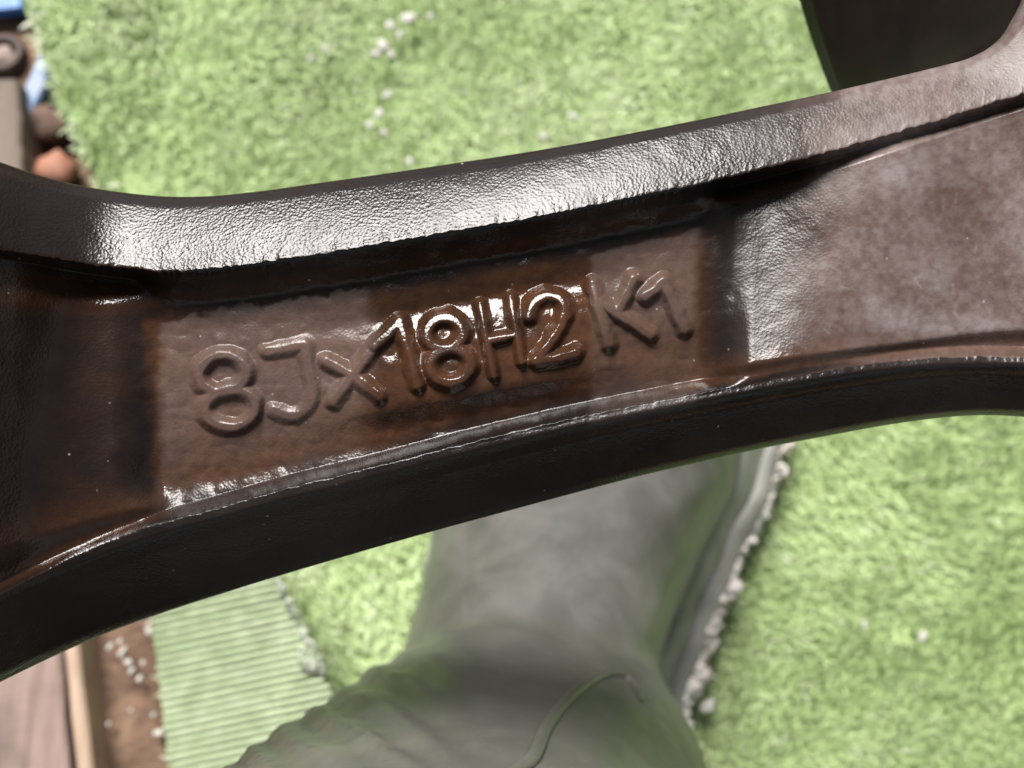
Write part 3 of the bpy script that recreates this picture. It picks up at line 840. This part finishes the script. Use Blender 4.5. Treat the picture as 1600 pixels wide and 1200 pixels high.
    grain = np.where(zz == 1, 1.0, 0.45) * (1 - 0.45 * np.clip(film, 0, 1)); grain = np.where(zz == 3, 0.75, grain)
    grain = grain * (0.55 + 0.9 * nz3) * (1 - 0.55 * sst(520, 900, X))
    at_f, at_g, at_n = pad(np.clip(film, 0, 1)), pad(np.clip(grime, 0, 1)), pad(np.clip(grain, 0, 1))
    # normals of the whole casting, shared by its parts so that they join without a seam
    e1 = np.zeros_like(G); e2 = np.zeros_like(G)
    e1[:, 1:-1] = G[:, 2:] - G[:, :-2]; e1[:, 0] = G[:, 1] - G[:, 0]; e1[:, -1] = G[:, -1] - G[:, -2]
    e2[1:-1] = G[2:] - G[:-2]; e2[0] = G[1] - G[0]; e2[-1] = G[-1] - G[-2]
    Nn = np.cross(e2, e1); Nn /= np.linalg.norm(Nn, axis=-1)[..., None] + 1e-12
    Nn = Nn.reshape(-1, 3)
    # soften a little: nothing else needed
    back = np.stack([idx[0, :-1], idx[0, 1:], idx[-1, 1:], idx[-1, :-1]], -1)
    def build(name, faces, parent):
        u, inv = np.unique(faces.ravel(), return_inverse=True)
        me = bpy.data.meshes.new(name); f = inv.reshape(faces.shape).astype(np.int32)
        me.vertices.add(len(u)); me.vertices.foreach_set('co', V[u].ravel())
        me.loops.add(f.size); me.loops.foreach_set('vertex_index', f.ravel())
        me.polygons.add(len(f)); me.polygons.foreach_set('loop_start', np.arange(0, f.size, 4, dtype=np.int32))
        me.polygons.foreach_set('loop_total', np.full(len(f), 4, dtype=np.int32))
        me.update(calc_edges=True); me.polygons.foreach_set('use_smooth', [True]*len(f))
        for nm, arr in (('film', at_f), ('grime', at_g), ('grain', at_n)):
            me.attributes.new(nm, 'FLOAT', 'POINT').data.foreach_set('value', arr[u])
        me.normals_split_custom_set_from_vertices([tuple(v) for v in Nn[u]])
        me.materials.append(M['wheel'])
        o = bpy.data.objects.new(name, me); COL.objects.link(o); o.parent = parent
        return o
    web_o = build('spoke', np.concatenate([Fq[part == 0].reshape(-1, 4), back]), root)
    tag(build('flange', Fq[part == 1].reshape(-1, 4), web_o), 'upper edge flange, shining')
    tag(build('flange', Fq[part == 2].reshape(-1, 4), web_o), 'lower edge flange, black')
    tag(build('recess', Fq[part == 3].reshape(-1, 4), web_o), 'sunken panel stained brown')
    for k, (chx, _) in STROKES.items():
        tag(build('raised_character', Fq[part == 10 + k].reshape(-1, 4), web_o), 'raised cast character ' + chx)
    for col, rev in ((0, True), (nx - 1, False)):           # the cut ends, outside the picture
        loop = list(range(NR)); loop = loop[::-1] if rev else loop
        ec = mesh_obj('end_face', G[:, col], [tuple(loop)], M['wall'], web_o, smooth=False)
    # the deep side wall of the window at the upper right, seen past the spoke
    up = [(1395, 150), (1450, 128), (1500, 112), (1545, 92), (1580, 62), (1604, 22), (1618, -30), (1628, -90), (1650, -220), (1700, -420)]
    lo = [(1372, 330), (1352, 260), (1332, 205), (1312, 160), (1300, 144), (1280, 92), (1262, 40), (1250, 0), (1216, -110), (1160, -280)]
    nlev = 14; rows = []
    fu = [curve([(i, p[c]) for i, p in enumerate(up)]) for c in (0, 1)]; fd = [curve([(i, p[c]) for i, p in enumerate(lo)]) for c in (0, 1)]
    tt = np.linspace(0, 9, 60)
    for k in range(nlev + 1):
        s = k / nlev; zmm = -3.5 - 50 * s
        U = np.stack([fu[0](tt), fu[1](tt)], -1); Lw = np.stack([fd[0](tt), fd[1](tt)], -1)
        dU = lay(U[:, 0], U[:, 1], np.full(60, -3.5)); dL = lay(Lw[:, 0], Lw[:, 1], np.full(60, -53.5))
        w = s ** 1.25
        P = dU * (1 - w)[..., None] + dL * w if isinstance(w, np.ndarray) else dU * (1 - w) + dL * w
        P[:, 2] = zmm * MM; rows.append(P)
    # thickness behind it
    rows2 = [r + np.array([0.006, 0.0, -0.0]) for r in rows]
    G2 = np.array(rows + rows2[::-1]); n2_ = G2.shape[0]
    F2 = []
    for j in range(n2_):
        for i in range(59):
            a0, a1 = j*60+i, j*60+i+1; b0, b1 = ((j+1) % n2_)*60+i, ((j+1) % n2_)*60+i+1
            F2.append((a0, a1, b1, b0))
    sw = mesh_obj('window_wall', G2.reshape(-1, 3), F2, M['wall'], root)
    me = sw.data
    for nm, v in (('film', 0.0), ('grime', 0.0), ('grain', 0.0)):
        me.attributes.new(nm, 'FLOAT', 'POINT').data.foreach_set('value', np.full(len(me.vertices), v, np.float32))
    return root
wheel()
